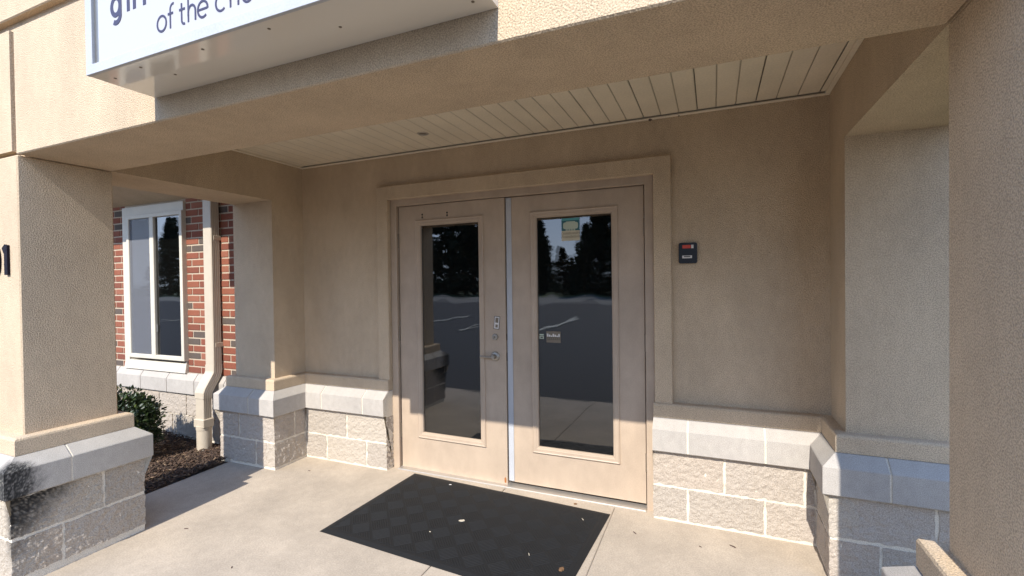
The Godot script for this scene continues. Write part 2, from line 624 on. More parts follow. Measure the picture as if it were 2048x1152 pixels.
func build_ground() -> void:
	tag(sheet("ground", -400, 400, -300, 500, -0.16, M.grass), "flat grassy ground around the building and the lot", "ground")
	tag(sheet("parking_lot", -120, 60, 2.58, 27.6, -0.05, M.asphalt), "dark asphalt parking lot in front of the porch", "parking lot")
	tag(sheet("driveway", -150, 80, 27.6, 40.0, -0.055, M.drive), "pale driveway beyond the dark parking lot", "road")
	var pave := Node3D.new()
	pave.name = "pavement"
	add_child(pave)
	tag(pave, "pale concrete porch floor and front apron cut by joints", "pavement", "", "structure")
	for s: Array in [[-2.325, -0.020], [-0.016, 0.7375], [0.7395, 2.9]]:
		var m := MB.new()
		var y2 := ground_y(2.58)
		var e := 0.004
		var rows := [[-0.12, 0.0], [0.05, 0.0], [2.58, y2]]
		for i in 2:
			var za: float = rows[i][0]
			var zb: float = rows[i + 1][0]
			m.quad(Vector3(s[0] + e, rows[i + 1][1], zb), Vector3(s[1] - e, rows[i + 1][1], zb), Vector3(s[1] - e, rows[i][1], za), Vector3(s[0] + e, rows[i][1], za))
			m.quad(Vector3(s[0], rows[i + 1][1] - e, zb), Vector3(s[0] + e, rows[i + 1][1], zb), Vector3(s[0] + e, rows[i][1], za), Vector3(s[0], rows[i][1] - e, za))
			m.quad(Vector3(s[1] - e, rows[i + 1][1], zb), Vector3(s[1], rows[i + 1][1] - e, zb), Vector3(s[1], rows[i][1] - e, za), Vector3(s[1] - e, rows[i][1], za))
			m.quad(Vector3(s[0], -0.2, zb), Vector3(s[0], rows[i + 1][1] - e, zb), Vector3(s[0], rows[i][1] - e, za), Vector3(s[0], -0.2, za))
			m.quad(Vector3(s[1], rows[i + 1][1] - e, zb), Vector3(s[1], -0.2, zb), Vector3(s[1], -0.2, za), Vector3(s[1], rows[i][1] - e, za))
		m.quad(Vector3(s[0], -0.2, 2.58), Vector3(s[1], -0.2, 2.58), Vector3(s[1], y2 - e, 2.58), Vector3(s[0], y2 - e, 2.58))
		put("slab", m.done(), M.concrete, pave)
	# the apron before the left pillar and the walk past it
	var m2 := MB.new()
	m2.box(Vector3(-9, -0.2, 1.96), Vector3(-2.329, ground_y(2.3), 2.58))
	put("slab", m2.done(), M.concrete, pave)

# ---------------------------------------------------------------- building
func build_building() -> void:
	var B := thing("entrance_building", "tan stucco shop entrance with block plinths, glass double doors and a brick wing", "building")
	var xlo := XL - PW
	var xro := XR + PW
	# upper facade: header over the opening, grooves, wall above
	var m := MB.new()
	m.bev(Vector3(XL - 0.004, H1, ZB), Vector3(XR - 0.002, 2.728, ZF), 0.005)
	put("header_beam", m.done(), M.stucco, B)
	m = MB.new()
	m.box(Vector3(xlo, 2.122, ZB + 0.002), Vector3(-1.934, 2.728, ZF))
	m.box(Vector3(XR + 0.033, 2.122, ZB + 0.002), Vector3(xro, 2.728, ZF))
	m.box(Vector3(xlo + 0.01, 2.100, ZB + 0.004), Vector3(XL - 0.006, 2.79, ZF - 0.034))
	m.box(Vector3(XR + 0.000, 2.100, ZB + 0.004), Vector3(xro - 0.01, 2.79, ZF - 0.034))
	m.box(Vector3(XL - 0.01, 2.72, ZB + 0.004), Vector3(XR + 0.01, 2.79, ZF - 0.034))
	put("wall", m.done(), M.stucco, B)
	m = MB.new()
	m.bev(Vector3(xlo, 2.785, ZB + 0.002), Vector3(xro, 4.6, ZF), 0.005)
	m.box(Vector3(-2.62, 2.876, ZB + 0.01), Vector3(xlo + 0.01, 4.6, ZF - 0.01))
	put("wall", m.done(), M.stucco, B)
	# roof of the porch and of the room behind
	put("roof", box_mesh(Vector3(XL - PW + 0.02, 2.62, -2.7), Vector3(XR + PW - 0.02, 2.9, ZB + 0.05)), M.stucco_smooth, B)
	# side beams over pilasters and gaps
	for s in 2:
		var x0 := xlo if s == 0 else XR
		put("side_beam", box_mesh(Vector3(x0, H1 - 0.001, ZP), Vector3(x0 + PW, 2.75, ZB + 0.003)), M.stucco, B)
	# pillars
	for s in 2:
		var x0 := xlo if s == 0 else XR
		var sh := put("pillar", box_mesh(Vector3(x0, -0.1, ZB), Vector3(x0 + PW, H1 - 0.0015, ZF), 0.006), M.stucco, B)
		var path := [Vector2(x0, ZB), Vector2(x0 + PW, ZB), Vector2(x0 + PW, ZF), Vector2(x0, ZF), Vector2(x0, ZB)]
		var dz := ZF - ZB
		var cut_w := [[PW / 2], [], [PW / 2]]
		var cut_in := [[0.27], [0.118], [0.30]]
		var cut_out := [[0.15], [0.30], [0.11]]
		plinth(sh, path, [1, 1, 1, 1, 1], 1.0, [cut_w, cut_in, cut_w, cut_out], s == 0)
		if s == 0:
			sh.set_meta("label", "left pillar with black mildew on its plinth corner")
	# pilasters
	for s in 2:
		var x0 := xlo if s == 0 else XR
		put("pilaster", box_mesh(Vector3(x0, -0.1, -0.2), Vector3(x0 + PW, 2.75, ZP)), M.stucco, B)
	# plinth of the left recess: brick wall side, pilaster front, inner return, rear wall
	var pl := Node3D.new()
	pl.name = numbered("plinth", B)
	B.add_child(pl)
	plinth(pl, [Vector2(xlo, ZW), Vector2(xlo, ZP), Vector2(XL, ZP), Vector2(XL, 0), Vector2(-0.985, 0)], [0, 1, 1, -1, 0], -1.0,
		[[[], [], []], [[0.284], [0.139], [0.325]], [[], [0.11], []], [[0.286, 0.703], [0.519], [0.309, 0.713]]])
	var pr := Node3D.new()
	pr.name = numbered("plinth", B)
	B.add_child(pr)
	plinth(pr, [Vector2(0.981, 0), Vector2(XR, 0), Vector2(XR, ZP), Vector2(xro, ZP), Vector2(xro, -0.2)], [0, -1, 1, 1, 0], -1.0,
		[[[0.197, 0.595], [0.39, 0.783], [0.193, 0.594]], [[], [0.12], []], [[0.143], [0.315], [0.113]], [[0.25], [0.2], [0.3]]])
	# rear wall round the door opening
	m = MB.new()
	m.box(Vector3(XL - 0.01, -0.1, -0.15), Vector3(-0.982, YC + 0.3, 0))
	m.box(Vector3(0.986, -0.1, -0.15), Vector3(XR + 0.01, YC + 0.3, 0))
	m.box(Vector3(-0.982, 2.078, -0.15), Vector3(0.986, YC + 0.3, 0))
	var rear := put("rear_wall", m.done(), M.stucco_smooth, B)
	m = MB.new()
	m.frame(-1.085, 1.091, YRT - 0.004, 2.177, [Vector2(0, -0.01), Vector2(0, 0.036), Vector2(0.004, 0.04), Vector2(0.099, 0.04), Vector2(0.103, 0.036), Vector2(0.103, -0.02)], true)
	put("door_surround", m.done(), M.stucco_smooth, rear)
	# room behind the doors
	m = MB.new()
	m.box(Vector3(-1.6, -0.12, -2.6), Vector3(1.6, 0.0, -0.15))
	m.box(Vector3(-1.6, 0.0, -2.7), Vector3(1.6, 2.62, -2.6))
	m.box(Vector3(-1.7, -0.12, -2.7), Vector3(-1.6, 2.62, -0.151))
	m.box(Vector3(1.6, -0.12, -2.7), Vector3(1.7, 2.62, -0.151))
	put("vestibule", m.done(), M.room, B)
	build_ceiling(B)
	build_doors(B)
	build_brick_wing(B)

func mildew(p: Vector3) -> Color:
	# black growth on the plinth corner nearest the lot, on the inner face
	var u := (ZF + D2) - p.z
	var face := clampf((p.x - (XL + 0.02)) / 0.06, 0.0, 1.0)
	var n1 := noise.get_noise_3dv(p * 0.5) * 0.45 + noise.get_noise_3dv(p * 1.7) * 0.3 + noise.get_noise_3dv(p * 5.0) * 0.35
	var reach := 0.115
	var soft := 0.055
	if p.y < YB:
		reach = 0.27 - (YB - p.y) * 0.95
		soft = 0.13
	elif p.y > YCF:
		reach = 0.11 - (p.y - YCF) * 1.3
		soft = 0.04
	var t := smoothstep(reach + soft, reach - soft, u + n1 * 0.05) * face
	t *= clampf(1.0 + noise.get_noise_3dv(p * 4.0) * 0.5 + noise.get_noise_3dv(p * 9.0) * 0.3, 0.45, 1.0)
	var k := lerpf(1.0, 0.04, clampf(t, 0.0, 1.0))
	return Color(k, k, k * 0.98)

func build_ceiling(B: Node) -> void:
	var C := Node3D.new()
	C.name = "porch_ceiling"
	B.add_child(C)
	put("backing", box_mesh(Vector3(XL + 0.001, YC + 0.0125, 0.001), Vector3(XR - 0.001, YC + 0.05, ZB + 0.001)), M.dark, C)
	var x := XL + 0.02
	var w := 0.1016
	var k := 0
	# panels laid so that the joints fall at x = 0.023 + n * 0.1016
	x = 0.023 - 19 * w
	while x < XR - 0.02:
		var x0 := maxf(x, XL + 0.012)
		var x1 := minf(x + w, XR - 0.012)
		var b := MB.new()
		var lap: bool = posmod(k - 19, 3) == 0
		var g := 0.0022 if lap else 0.0012
		var gd := 0.011 if lap else 0.0065
		var p := [Vector3(x0 + g, YC + gd, 0.030), Vector3(x0 + g, YC + 0.0015, 0.030), Vector3(x0 + 0.0015 + g, YC, 0.030), Vector3(x1 - 0.006, YC, 0.030), Vector3(x1 - 0.0019, YC + 0.0028, 0.030), Vector3(x1 - 0.0019, YC + gd, 0.030)]
		var q := []
		for r: Vector3 in p:
			q.append(Vector3(r.x, r.y, ZB + 0.002))
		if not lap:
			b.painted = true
			b.col = Color(0.52, 0.52, 0.52)  # groove floor darkened too, shade painted into the colour
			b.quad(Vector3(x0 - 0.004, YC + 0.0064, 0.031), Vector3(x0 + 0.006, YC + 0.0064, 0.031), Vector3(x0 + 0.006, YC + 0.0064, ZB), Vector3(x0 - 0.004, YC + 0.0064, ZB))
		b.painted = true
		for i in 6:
			# groove walls painted darker: their shade is put into the vertex colour
			var groove_shade := (0.45 if lap else 0.62) if i in [0, 4] else (0.8 if i == 3 else 1.0)
			b.col = Color(groove_shade, groove_shade, groove_shade)
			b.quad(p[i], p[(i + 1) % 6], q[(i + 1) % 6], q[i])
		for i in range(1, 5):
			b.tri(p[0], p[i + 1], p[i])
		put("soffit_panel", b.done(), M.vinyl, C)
		x += w
		k += 1
	var t := MB.new()
	t.bev(Vector3(XL + 0.001, YC - 0.014, 0.0005), Vector3(XR - 0.001, YC - 0.0045, 0.024), 0.002)
	t.box(Vector3(XL + 0.001, YC - 0.002, 0.0005), Vector3(XR - 0.001, YC + 0.02, 0.006))
	put("soffit_trim", t.done(), M.vinyl, C)
	for s in 2:
		var u := MB.new()
		var xa := XL + 0.0005 if s == 0 else XR - 0.0245
		u.bev(Vector3(xa, YC - 0.0115, 0.0245), Vector3(xa + 0.024, YC - 0.002, ZB), 0.002)
		put("soffit_trim", u.done(), M.vinyl, C)

# ---------------------------------------------------------------- doors
func build_doors(B: Node) -> void:
	# hollow-metal frame with a rebate
	var m := MB.new()
	m.frame(-0.981, 0.985, -0.02, 2.077, [Vector2(0, -0.12), Vector2(0, 0.0), Vector2(0.002, 0.002), Vector2(0.050, 0.002), Vector2(0.053, -0.001), Vector2(0.053, -0.07), Vector2(0.068, -0.07), Vector2(0.068, -0.13), Vector2(0, -0.13)], true)
	var fr := put("door_frame", m.done(), M.door, B)
	put("threshold", box_mesh(Vector3(-0.927, -0.01, -0.11), Vector3(0.931, 0.009, 0.034), 0.004), M.alu, fr)
	for s in 2:
		var left: bool = s == 0
		var x0 := -0.920 if left else 0.006
		var x1 := -0.018 if left else 0.925
		var y0 := 0.006 if left else 0.027
		var d := MeshInstance3D.new()
		d.name = numbered("door", B)
		B.add_child(d)
		var gx0 := -0.765 if left else 0.169
		var gx1 := -0.181 if left else 0.766
		var gy0 := 0.249 if left else 0.254
		var gy1 := 1.908
		var o := Vector3(x0 if left else x1, 0, 0)
		var b := MB.new()
		var in_x0 := gx0 + 0.02
		var in_x1 := gx1 - 0.02
		var z0 := ZD - 0.044
		# stiles and rails, one skin with an opening
		b.frame(x0, x1, y0, 2.020, [Vector2(0.0, z0), Vector2(0.0, ZD - 0.002), Vector2(0.002, ZD)])
		b.quad(Vector3(x0 + 0.002, y0 + 0.002, ZD), Vector3(in_x0, y0 + 0.002, ZD), Vector3(in_x0, 2.018, ZD), Vector3(x0 + 0.002, 2.018, ZD))
		b.quad(Vector3(in_x1, y0 + 0.002, ZD), Vector3(x1 - 0.002, y0 + 0.002, ZD), Vector3(x1 - 0.002, 2.018, ZD), Vector3(in_x1, 2.018, ZD))
		b.quad(Vector3(in_x0, y0 + 0.002, ZD), Vector3(in_x1, y0 + 0.002, ZD), Vector3(in_x1, gy0 + 0.02, ZD), Vector3(in_x0, gy0 + 0.02, ZD))
		b.quad(Vector3(in_x0, gy1 - 0.02, ZD), Vector3(in_x1, gy1 - 0.02, ZD), Vector3(in_x1, 2.018, ZD), Vector3(in_x0, 2.018, ZD))
		b.frame(in_x0, in_x1, gy0 + 0.02, gy1 - 0.02, [Vector2(0, ZD), Vector2(0, z0)])
		b.frame(x0, x1, y0, 2.020, [Vector2(in_x0 - x0, z0), Vector2(0, z0)])
		var shift := Transform3D(Basis(), -o)
		d.mesh = moved(b, shift)
		d.set_surface_override_material(0, M.door)
		# moulded glazing frame
		b = MB.new()
		var z := ZD
		b.frame(gx0, gx1, gy0, gy1, [Vector2(0, z), Vector2(0.002, z + 0.009), Vector2(0.007, z + 0.012), Vector2(0.012, z + 0.009), Vector2(0.015, z + 0.0085), Vector2(0.030, z + 0.008), Vector2(0.033, z + 0.005), Vector2(0.040, z + 0.004), Vector2(0.044, z - 0.002), Vector2(0.045, z - 0.016)])
		put("glazing_frame", moved(b, shift), M.door, d)
		b = MB.new()
		var f := 0.043
		b.quad(Vector3(gx0 + f, gy0 + f, z - 0.014), Vector3(gx1 - f, gy0 + f, z - 0.014), Vector3(gx1 - f, gy1 - f, z - 0.014), Vector3(gx0 + f, gy1 - f, z - 0.014))
		put("glass_pane", moved(b, shift), M.glass_wavy, d)
		b = MB.new()
		b.quad(Vector3(gx0 + f, gy0 + f, z - 0.03), Vector3(gx1 - f, gy0 + f, z - 0.03), Vector3(gx1 - f, gy1 - f, z - 0.03), Vector3(gx0 + f, gy1 - f, z - 0.03))
		put("glass_pane", moved(b, shift), M.glass, d)
		# hinges on the outer edge
		for hy: float in [1.76, 1.04, 0.29]:
			b = MB.new()
			var hx := x0 - 0.005 if left else x1 + 0.004
			b.lathe(Vector3(hx, hy - 0.057, z + 0.003), Vector3.UP, [Vector2(0, 0), Vector2(0.0065, 0.001), Vector2(0.0065, 0.113), Vector2(0, 0.114)], 10)
			put("hinge", moved(b, shift), M.steel, d)
		d.position = o
		if left:
			d.rotation.y = deg_to_rad(-1.1)
			d.set_meta("label", "left door leaf with lever handle")
			b = MB.new()
			b.lathe(Vector3(-0.100, 0.906, z), Vector3(0, 0, 1), [Vector2(0.034, 0), Vector2(0.034, 0.006), Vector2(0.029, 0.011), Vector2(0.017, 0.013), Vector2(0.0145, 0.040), Vector2(0.013, 0.046), Vector2(0, 0.047)], 28)
			var arm := []
			for i in 8:
				var t := i / 7.0
				var c := Vector3(-0.100 - 0.108 * t, 0.905 - 0.003 * t, z + 0.036 + 0.012 * sin(PI * t) * 0.4 - 0.006 * t)
				var hh := lerpf(0.0105, 0.0085, t)
				var th := lerpf(0.009, 0.006, t)
				var ring: Array[Vector3] = []
				for q in 10:
					var a := TAU * q / 10.0
					ring.append(c + Vector3(0, cos(a) * hh, sin(a) * th))
				arm.append(ring)
			b.loft(arm)
			put("door_handle", moved(b, shift), M.chrome, d)
			b = MB.new()
			b.lathe(Vector3(-0.099, 1.043, z), Vector3(0, 0, 1), [Vector2(0.023, 0), Vector2(0.023, 0.007), Vector2(0.020, 0.012), Vector2(0.013, 0.013), Vector2(0.012, 0.010), Vector2(0, 0.010)], 26)
			put("deadbolt", moved(b, shift), M.chrome, d)
			b = MB.new()
			b.bev(Vector3(-0.104, 1.037, z + 0.0102), Vector3(-0.0955, 1.049, z + 0.012), 0.001)
			put("keyhole", moved(b, shift), M.steel, d)
			for q: Array in [[0.905, 0.029], [1.043, 0.022]]:
				b = MB.new()
				b.box(Vector3(x1 - 0.002, q[0] - q[1], z - 0.035), Vector3(x1 + 0.0012, q[0] + q[1], z - 0.008))
				put("latch_plate", moved(b, shift), M.steel, d)
			for hx: float in [-0.702, -0.483]:
				for hy: float in [1.948, 1.928]:
					b = MB.new()
					b.lathe(Vector3(hx, hy, z), Vector3(0, 0, 1), [Vector2(0.0075, 0), Vector2(0.0072, 0.0008), Vector2(0, 0.0008)], 12)
					put("screw_hole", moved(b, shift), M.dark, d)
			b = MB.new()
			b.plate(blob(Vector2(-0.034, 0.036), Vector2(0.009, 0.026), 3), Transform3D(Basis(), Vector3(0, 0, z)), 0.0006)
			put("rust_patch", moved(b, shift), M.rust, d)
		else:
			d.set_meta("label", "right door leaf with white edge strip and stickers")
			put("edge_strip", box_mesh(Vector3(-0.011 - o.x, y0 + 0.006, z + 0.0005), Vector3(0.029 - o.x, 2.016, z + 0.006), 0.002), M.white_metal, d)

func moved(b: MB, xf: Transform3D) -> ArrayMesh:
	for i in b.v.size():
		b.v[i] = xf * b.v[i]
	return b.done()

func blob(at: Vector2, r: Vector2, seed_: int, k := 14, rough := 0.35) -> PackedVector2Array:
	var g := RandomNumberGenerator.new()
	g.seed = seed_
	var p := PackedVector2Array()
	for i in k:
		var a := TAU * i / k
		p.append(at + Vector2(cos(a), sin(a)) * r * (1.0 - rough + rough * g.randf()))
	return p

# ---------------------------------------------------------------- brick wing with its window
func build_brick_wing(B: Node) -> void:
	var W := Node3D.new()
	W.name = "brick_wall"
	B.add_child(W)
	var wx0 := -4.229
	var wx1 := -3.268
	var x_in := XL - PW
	var m := MB.new()
	var zr := ZW - 0.005
	m.box(Vector3(-6.5, -0.1, -0.2), Vector3(wx0, 4.6, zr))
	m.box(Vector3(wx1, -0.1, -0.2), Vector3(x_in + 0.001, 4.6, zr))
	m.box(Vector3(wx0, -0.1, -0.2), Vector3(wx1, 0.605, zr))
	m.box(Vector3(wx0, 2.232, -0.2), Vector3(wx1, 4.6, zr))
	put("mortar", m.done(), M.brick_mortar, W)
	var meshes := {}
	var g := RandomNumberGenerator.new()
	g.seed = 12
	for r in 25:
		var y := 0.612 + r * 0.0672
		var first := -2.788 if r % 2 == 1 else -2.684
		for k in range(-11, 3):
			var x0 := first + k * 0.203 + 0.0065
			var x1 := x0 + 0.190
			if x1 < -4.75 or x0 > x_in - 0.01:
				continue
			x1 = minf(x1, x_in - 0.001)
			if x0 < wx1 and x1 > wx0:
				if x0 < wx0 - 0.03:
					x1 = wx0 - 0.002
				elif x1 > wx1 + 0.03:
					x0 = wx1 + 0.002
				else:
					continue
			var w := snappedf(x1 - x0, 0.002)
			if not meshes.has(w):
				meshes[w] = box_mesh(Vector3(-w / 2.0, 0, -0.03), Vector3(w / 2.0, 0.0545, 0.0), 0.003)
			var t := g.randf()
			var pick := 4 if t < 0.11 else (0 if t < 0.42 else (1 if t < 0.7 else (2 if t < 0.87 else 3)))
			if r == 17 and k in [-3, -2]:
				pick = 4
			var o := put("brick", meshes[w], M.brick[pick], W)
			o.position = Vector3((x0 + x1) / 2.0, y, ZW + g.randf_range(-0.0012, 0.0012))
			o.rotation.z = g.randf_range(-0.004, 0.004)
	# plinth under the bricks
	var P := Node3D.new()
	P.name = numbered("plinth", B)
	B.add_child(P)
	var a := Vector2(-5.2, ZW)
	var core := MB.new()
	strip(core, a, Vector2(x_in, ZW), Vector2(0, 1), [Vector2(-0.02, -0.1), Vector2(0.018, -0.1), Vector2(0.018, YB + 0.002), Vector2(0.043, YB + 0.01), Vector2(0.043, YCF - 0.004), Vector2(0.003, YCT - 0.004), Vector2(-0.02, YCT - 0.004)], 0, 0)
	put("mortar", core.done(), M.mortar, P)
	var cs := [-5.2, -4.75, -4.343, -3.934, -3.524, -3.120, -2.715, x_in]
	for i in cs.size() - 1:
		m = MB.new()
		strip(m, Vector2(cs[i], ZW), Vector2(cs[i + 1], ZW), Vector2(0, 1), cap_profile(0.05, 0.006, YCT + 0.006), 0, 0, 0.004)
		put("cap_stone", m.done(), M.cap, P)
	for course in 2:
		var bs := [-4.487, -4.08, -3.674, -3.269, -2.863, -2.457, x_in] if course == 1 else [-4.69, -4.284, -3.879, -3.479, -3.072, -2.66, x_in]
		for i in bs.size() - 1:
			var bm := rock_mesh(Vector3(bs[i] + 0.005, 0.012 if course == 0 else 0.214, ZW - 0.03), Vector3(bs[i + 1] - 0.005, 0.202 if course == 0 else 0.404, ZW + 0.028), 0.006, Vector3(rng.randf() * 50.0, 0, 0))
			put("concrete_block", bm, M.block[rng.randi() % 4], P)
	# eaves over the wing
	m = MB.new()
	m.hexa([Vector3(-6.5, 2.236, ZW - 0.05), Vector3(x_in - 0.001, 2.236, ZW - 0.05), Vector3(x_in - 0.001, 2.56, 0.90), Vector3(-6.5, 2.56, 0.90), Vector3(-6.5, 2.9, ZW - 0.05), Vector3(x_in - 0.001, 2.9, ZW - 0.05), Vector3(x_in - 0.001, 2.9, 0.90), Vector3(-6.5, 2.9, 0.90)])
	put("eave", m.done(), M.stucco_smooth, B)
	# window
	var N := Node3D.new()
	N.name = "window"
	B.add_child(N)
	m = MB.new()
	m.box(Vector3(wx0 + 0.001, 0.64, -0.1), Vector3(-4.150, 2.231, ZW + 0.022))
	m.box(Vector3(-4.150, 2.150, -0.1), Vector3(wx1 - 0.001, 2.231, ZW + 0.0215))
	m.box(Vector3(wx1 - 0.02, 0.64, -0.1), Vector3(wx1 - 0.001, 2.150, ZW + 0.015))
	put("frame", m.done(), M.white_vinyl, N)
	m = MB.new()
	m.hexa([Vector3(wx0 + 0.002, 0.607, -0.1), Vector3(wx1 - 0.002, 0.607, -0.1), Vector3(wx1 - 0.002, 0.607, ZW + 0.032), Vector3(wx0 + 0.002, 0.607, ZW + 0.032), Vector3(wx0 + 0.002, 0.70, -0.1), Vector3(wx1 - 0.002, 0.70, -0.1), Vector3(wx1 - 0.002, 0.696, ZW + 0.018), Vector3(wx0 + 0.002, 0.696, ZW + 0.018)])
	put("sill", m.done(), M.white_vinyl, N)
	var zs := ZW + 0.044
	m = MB.new()
	m.frame(-4.128, -3.262, 0.722, 2.146, [Vector2(0, 0.0), Vector2(0, zs - 0.003), Vector2(0.003, zs), Vector2(0.036, zs), Vector2(0.040, zs - 0.004), Vector2(0.042, zs - 0.02)])
	m.bev(Vector3(-3.752, 0.76, zs - 0.03), Vector3(-3.690, 2.108, zs + 0.001), 0.004)
	put("sash", m.done(), M.white_vinyl, N)
	m = MB.new()
	m.quad(Vector3(-4.09, 0.76, zs - 0.018), Vector3(-3.75, 0.76, zs - 0.018), Vector3(-3.75, 2.11, zs - 0.018), Vector3(-4.09, 2.11, zs - 0.018))
	put("glass_pane", m.done(), M.glass, N)
	m = MB.new()
	m.quad(Vector3(-3.692, 0.76, zs - 0.022), Vector3(-3.30, 0.76, zs - 0.022), Vector3(-3.30, 2.11, zs - 0.022), Vector3(-3.692, 2.11, zs - 0.022))
	put("glass_pane", m.done(), M.glass_wavy, N)
	m = MB.new()
	m.quad(Vector3(-3.692, 0.76, zs - 0.034), Vector3(-3.30, 0.76, zs - 0.034), Vector3(-3.30, 2.11, zs - 0.034), Vector3(-3.692, 2.11, zs - 0.034))
	put("glass_pane", m.done(), M.glass, N)
	m = MB.new()
	m.quad(Vector3(-4.088, 0.764, zs - 0.010), Vector3(-3.752, 0.764, zs - 0.010), Vector3(-3.752, 2.106, zs - 0.010), Vector3(-4.088, 2.106, zs - 0.010))
	put("insect_screen", m.done(), M.screen, N)
	m = MB.new()
	m.bev(Vector3(-3.684, 0.985, zs - 0.021), Vector3(-3.668, 1.06, zs - 0.008), 0.003)
	put("lock", m.done(), M.chrome, N)
	# room behind the window
	m = MB.new()
	m.box(Vector3(-4.6, 0.3, -1.6), Vector3(-2.9, 2.5, -1.5))
	m.box(Vector3(-4.7, 0.3, -1.6), Vector3(-4.6, 2.5, -0.2))
	m.box(Vector3(-2.9, 0.3, -1.6), Vector3(-2.8, 2.5, -0.2))
	m.box(Vector3(-4.7, 2.5, -1.6), Vector3(-2.8, 2.6, -0.2))
	m.box(Vector3(-4.7, 0.2, -1.6), Vector3(-2.8, 0.3, -0.2))
	put("room", m.done(), M.room, B)

# ---------------------------------------------------------------- sign cabinet
func build_sign() -> void:
	var x0 := -0.765
	var x1 := 0.771
	var y0 := 2.197
	var y1 := 2.86
	var S := thing("sign_cabinet", "white box sign with dark lettering mounted on the stucco beam over the doors", "sign", Vector3(0, y0, ZF))
	var off := Transform3D(Basis(), Vector3(0, -y0, -ZF))
	var b := MB.new()
	var zf := SIGN_Z - 0.002
	b.frame(x0, x1, y0, y1, [Vector2(0, ZF + 0.001), Vector2(0, zf - 0.012)])
	b.quad(Vector3(x0 + 0.002, y0 + 0.002, zf - 0.02), Vector3(x1 - 0.002, y0 + 0.002, zf - 0.02), Vector3(x1 - 0.002, y1 - 0.002, zf - 0.02), Vector3(x0 + 0.002, y1 - 0.002, zf - 0.02))
	put("cabinet", moved(b, off), M.sign_metal, S)
	b = MB.new()
	b.frame(x0 - 0.001, x1 + 0.001, y0 - 0.001, y1 + 0.001, [Vector2(0.0, zf - 0.0115), Vector2(0.0, zf - 0.001), Vector2(0.001, zf), Vector2(0.034, zf), Vector2(0.036, zf - 0.002), Vector2(0.036, zf - 0.014)])
	put("retainer", moved(b, off), M.white_metal, S)
	b = MB.new()
	b.bev(Vector3(x0 + 0.036, y0 + 0.036, zf - 0.018), Vector3(x0 + 0.072, y1 - 0.036, zf - 0.010), 0.001)
	put("side_channel", moved(b, off), M.steel if false else M.chrome, S)
	b = MB.new()
	b.box(Vector3(x0 + 0.0725, y0 + 0.0355, zf - 0.016), Vector3(x1 - 0.0355, y1 - 0.0355, zf - 0.004))
	put("sign_face", moved(b, off), M.sign_face, S)
	var zl := zf - 0.004
	for L: Array in [["g", -0.612, 2.371, 0.056, 0.066, 0.0165], ["i", -0.518, 2.371, 0.055, 0.066, 0.0165], ["r", -0.483, 2.371, 0.05, 0.066, 0.0165], ["l", -0.428, 2.371, 0.05, 0.066, 0.0165],
			["o", -0.357, 2.263, 0.046, 0.050, 0.0074], ["f", -0.302, 2.263, 0.043, 0.050, 0.0074], ["t", -0.245, 2.263, 0.042, 0.050, 0.0074], ["h", -0.203, 2.263, 0.046, 0.050, 0.0074], ["e", -0.155, 2.263, 0.046, 0.050, 0.0074],
			["c", -0.072, 2.263, 0.046, 0.050, 0.0074], ["h", -0.009, 2.263, 0.046, 0.050, 0.0074], ["e", 0.044, 2.263, 0.046, 0.050, 0.0074]]:
		put("letter", moved_mesh(letter(L[0], Vector2(L[1], L[2]), Vector2(L[3], L[4]), L[5], zl, 0.0008), off), M.ink, S)
	# weep holes and screws of the underside
	var k := 0
	for p: Array in [[-0.70, 1.97], [-0.52, 1.985], [-0.47, 1.90], [-0.2, 1.98], [0.1, 1.98], [0.30, 1.90], [0.72, 1.85]]:
		b = MB.new()
		b.lathe(Vector3(p[0], y0, p[1]), Vector3(0, -1, 0), [Vector2(0.005, 0), Vector2(0.005, 0.0012), Vector2(0, 0.0014)], 8)
		put("screw", moved(b, off), M.steel, S)
		k += 1

func moved_mesh(m: ArrayMesh, xf: Transform3D) -> ArrayMesh:
	var a := m.surface_get_arrays(0)
	var v: PackedVector3Array = a[Mesh.ARRAY_VERTEX]
	for i in v.size():
		v[i] = xf * v[i]
	a[Mesh.ARRAY_VERTEX] = v
	var r := ArrayMesh.new()
	r.add_surface_from_arrays(Mesh.PRIMITIVE_TRIANGLES, a)
	return r

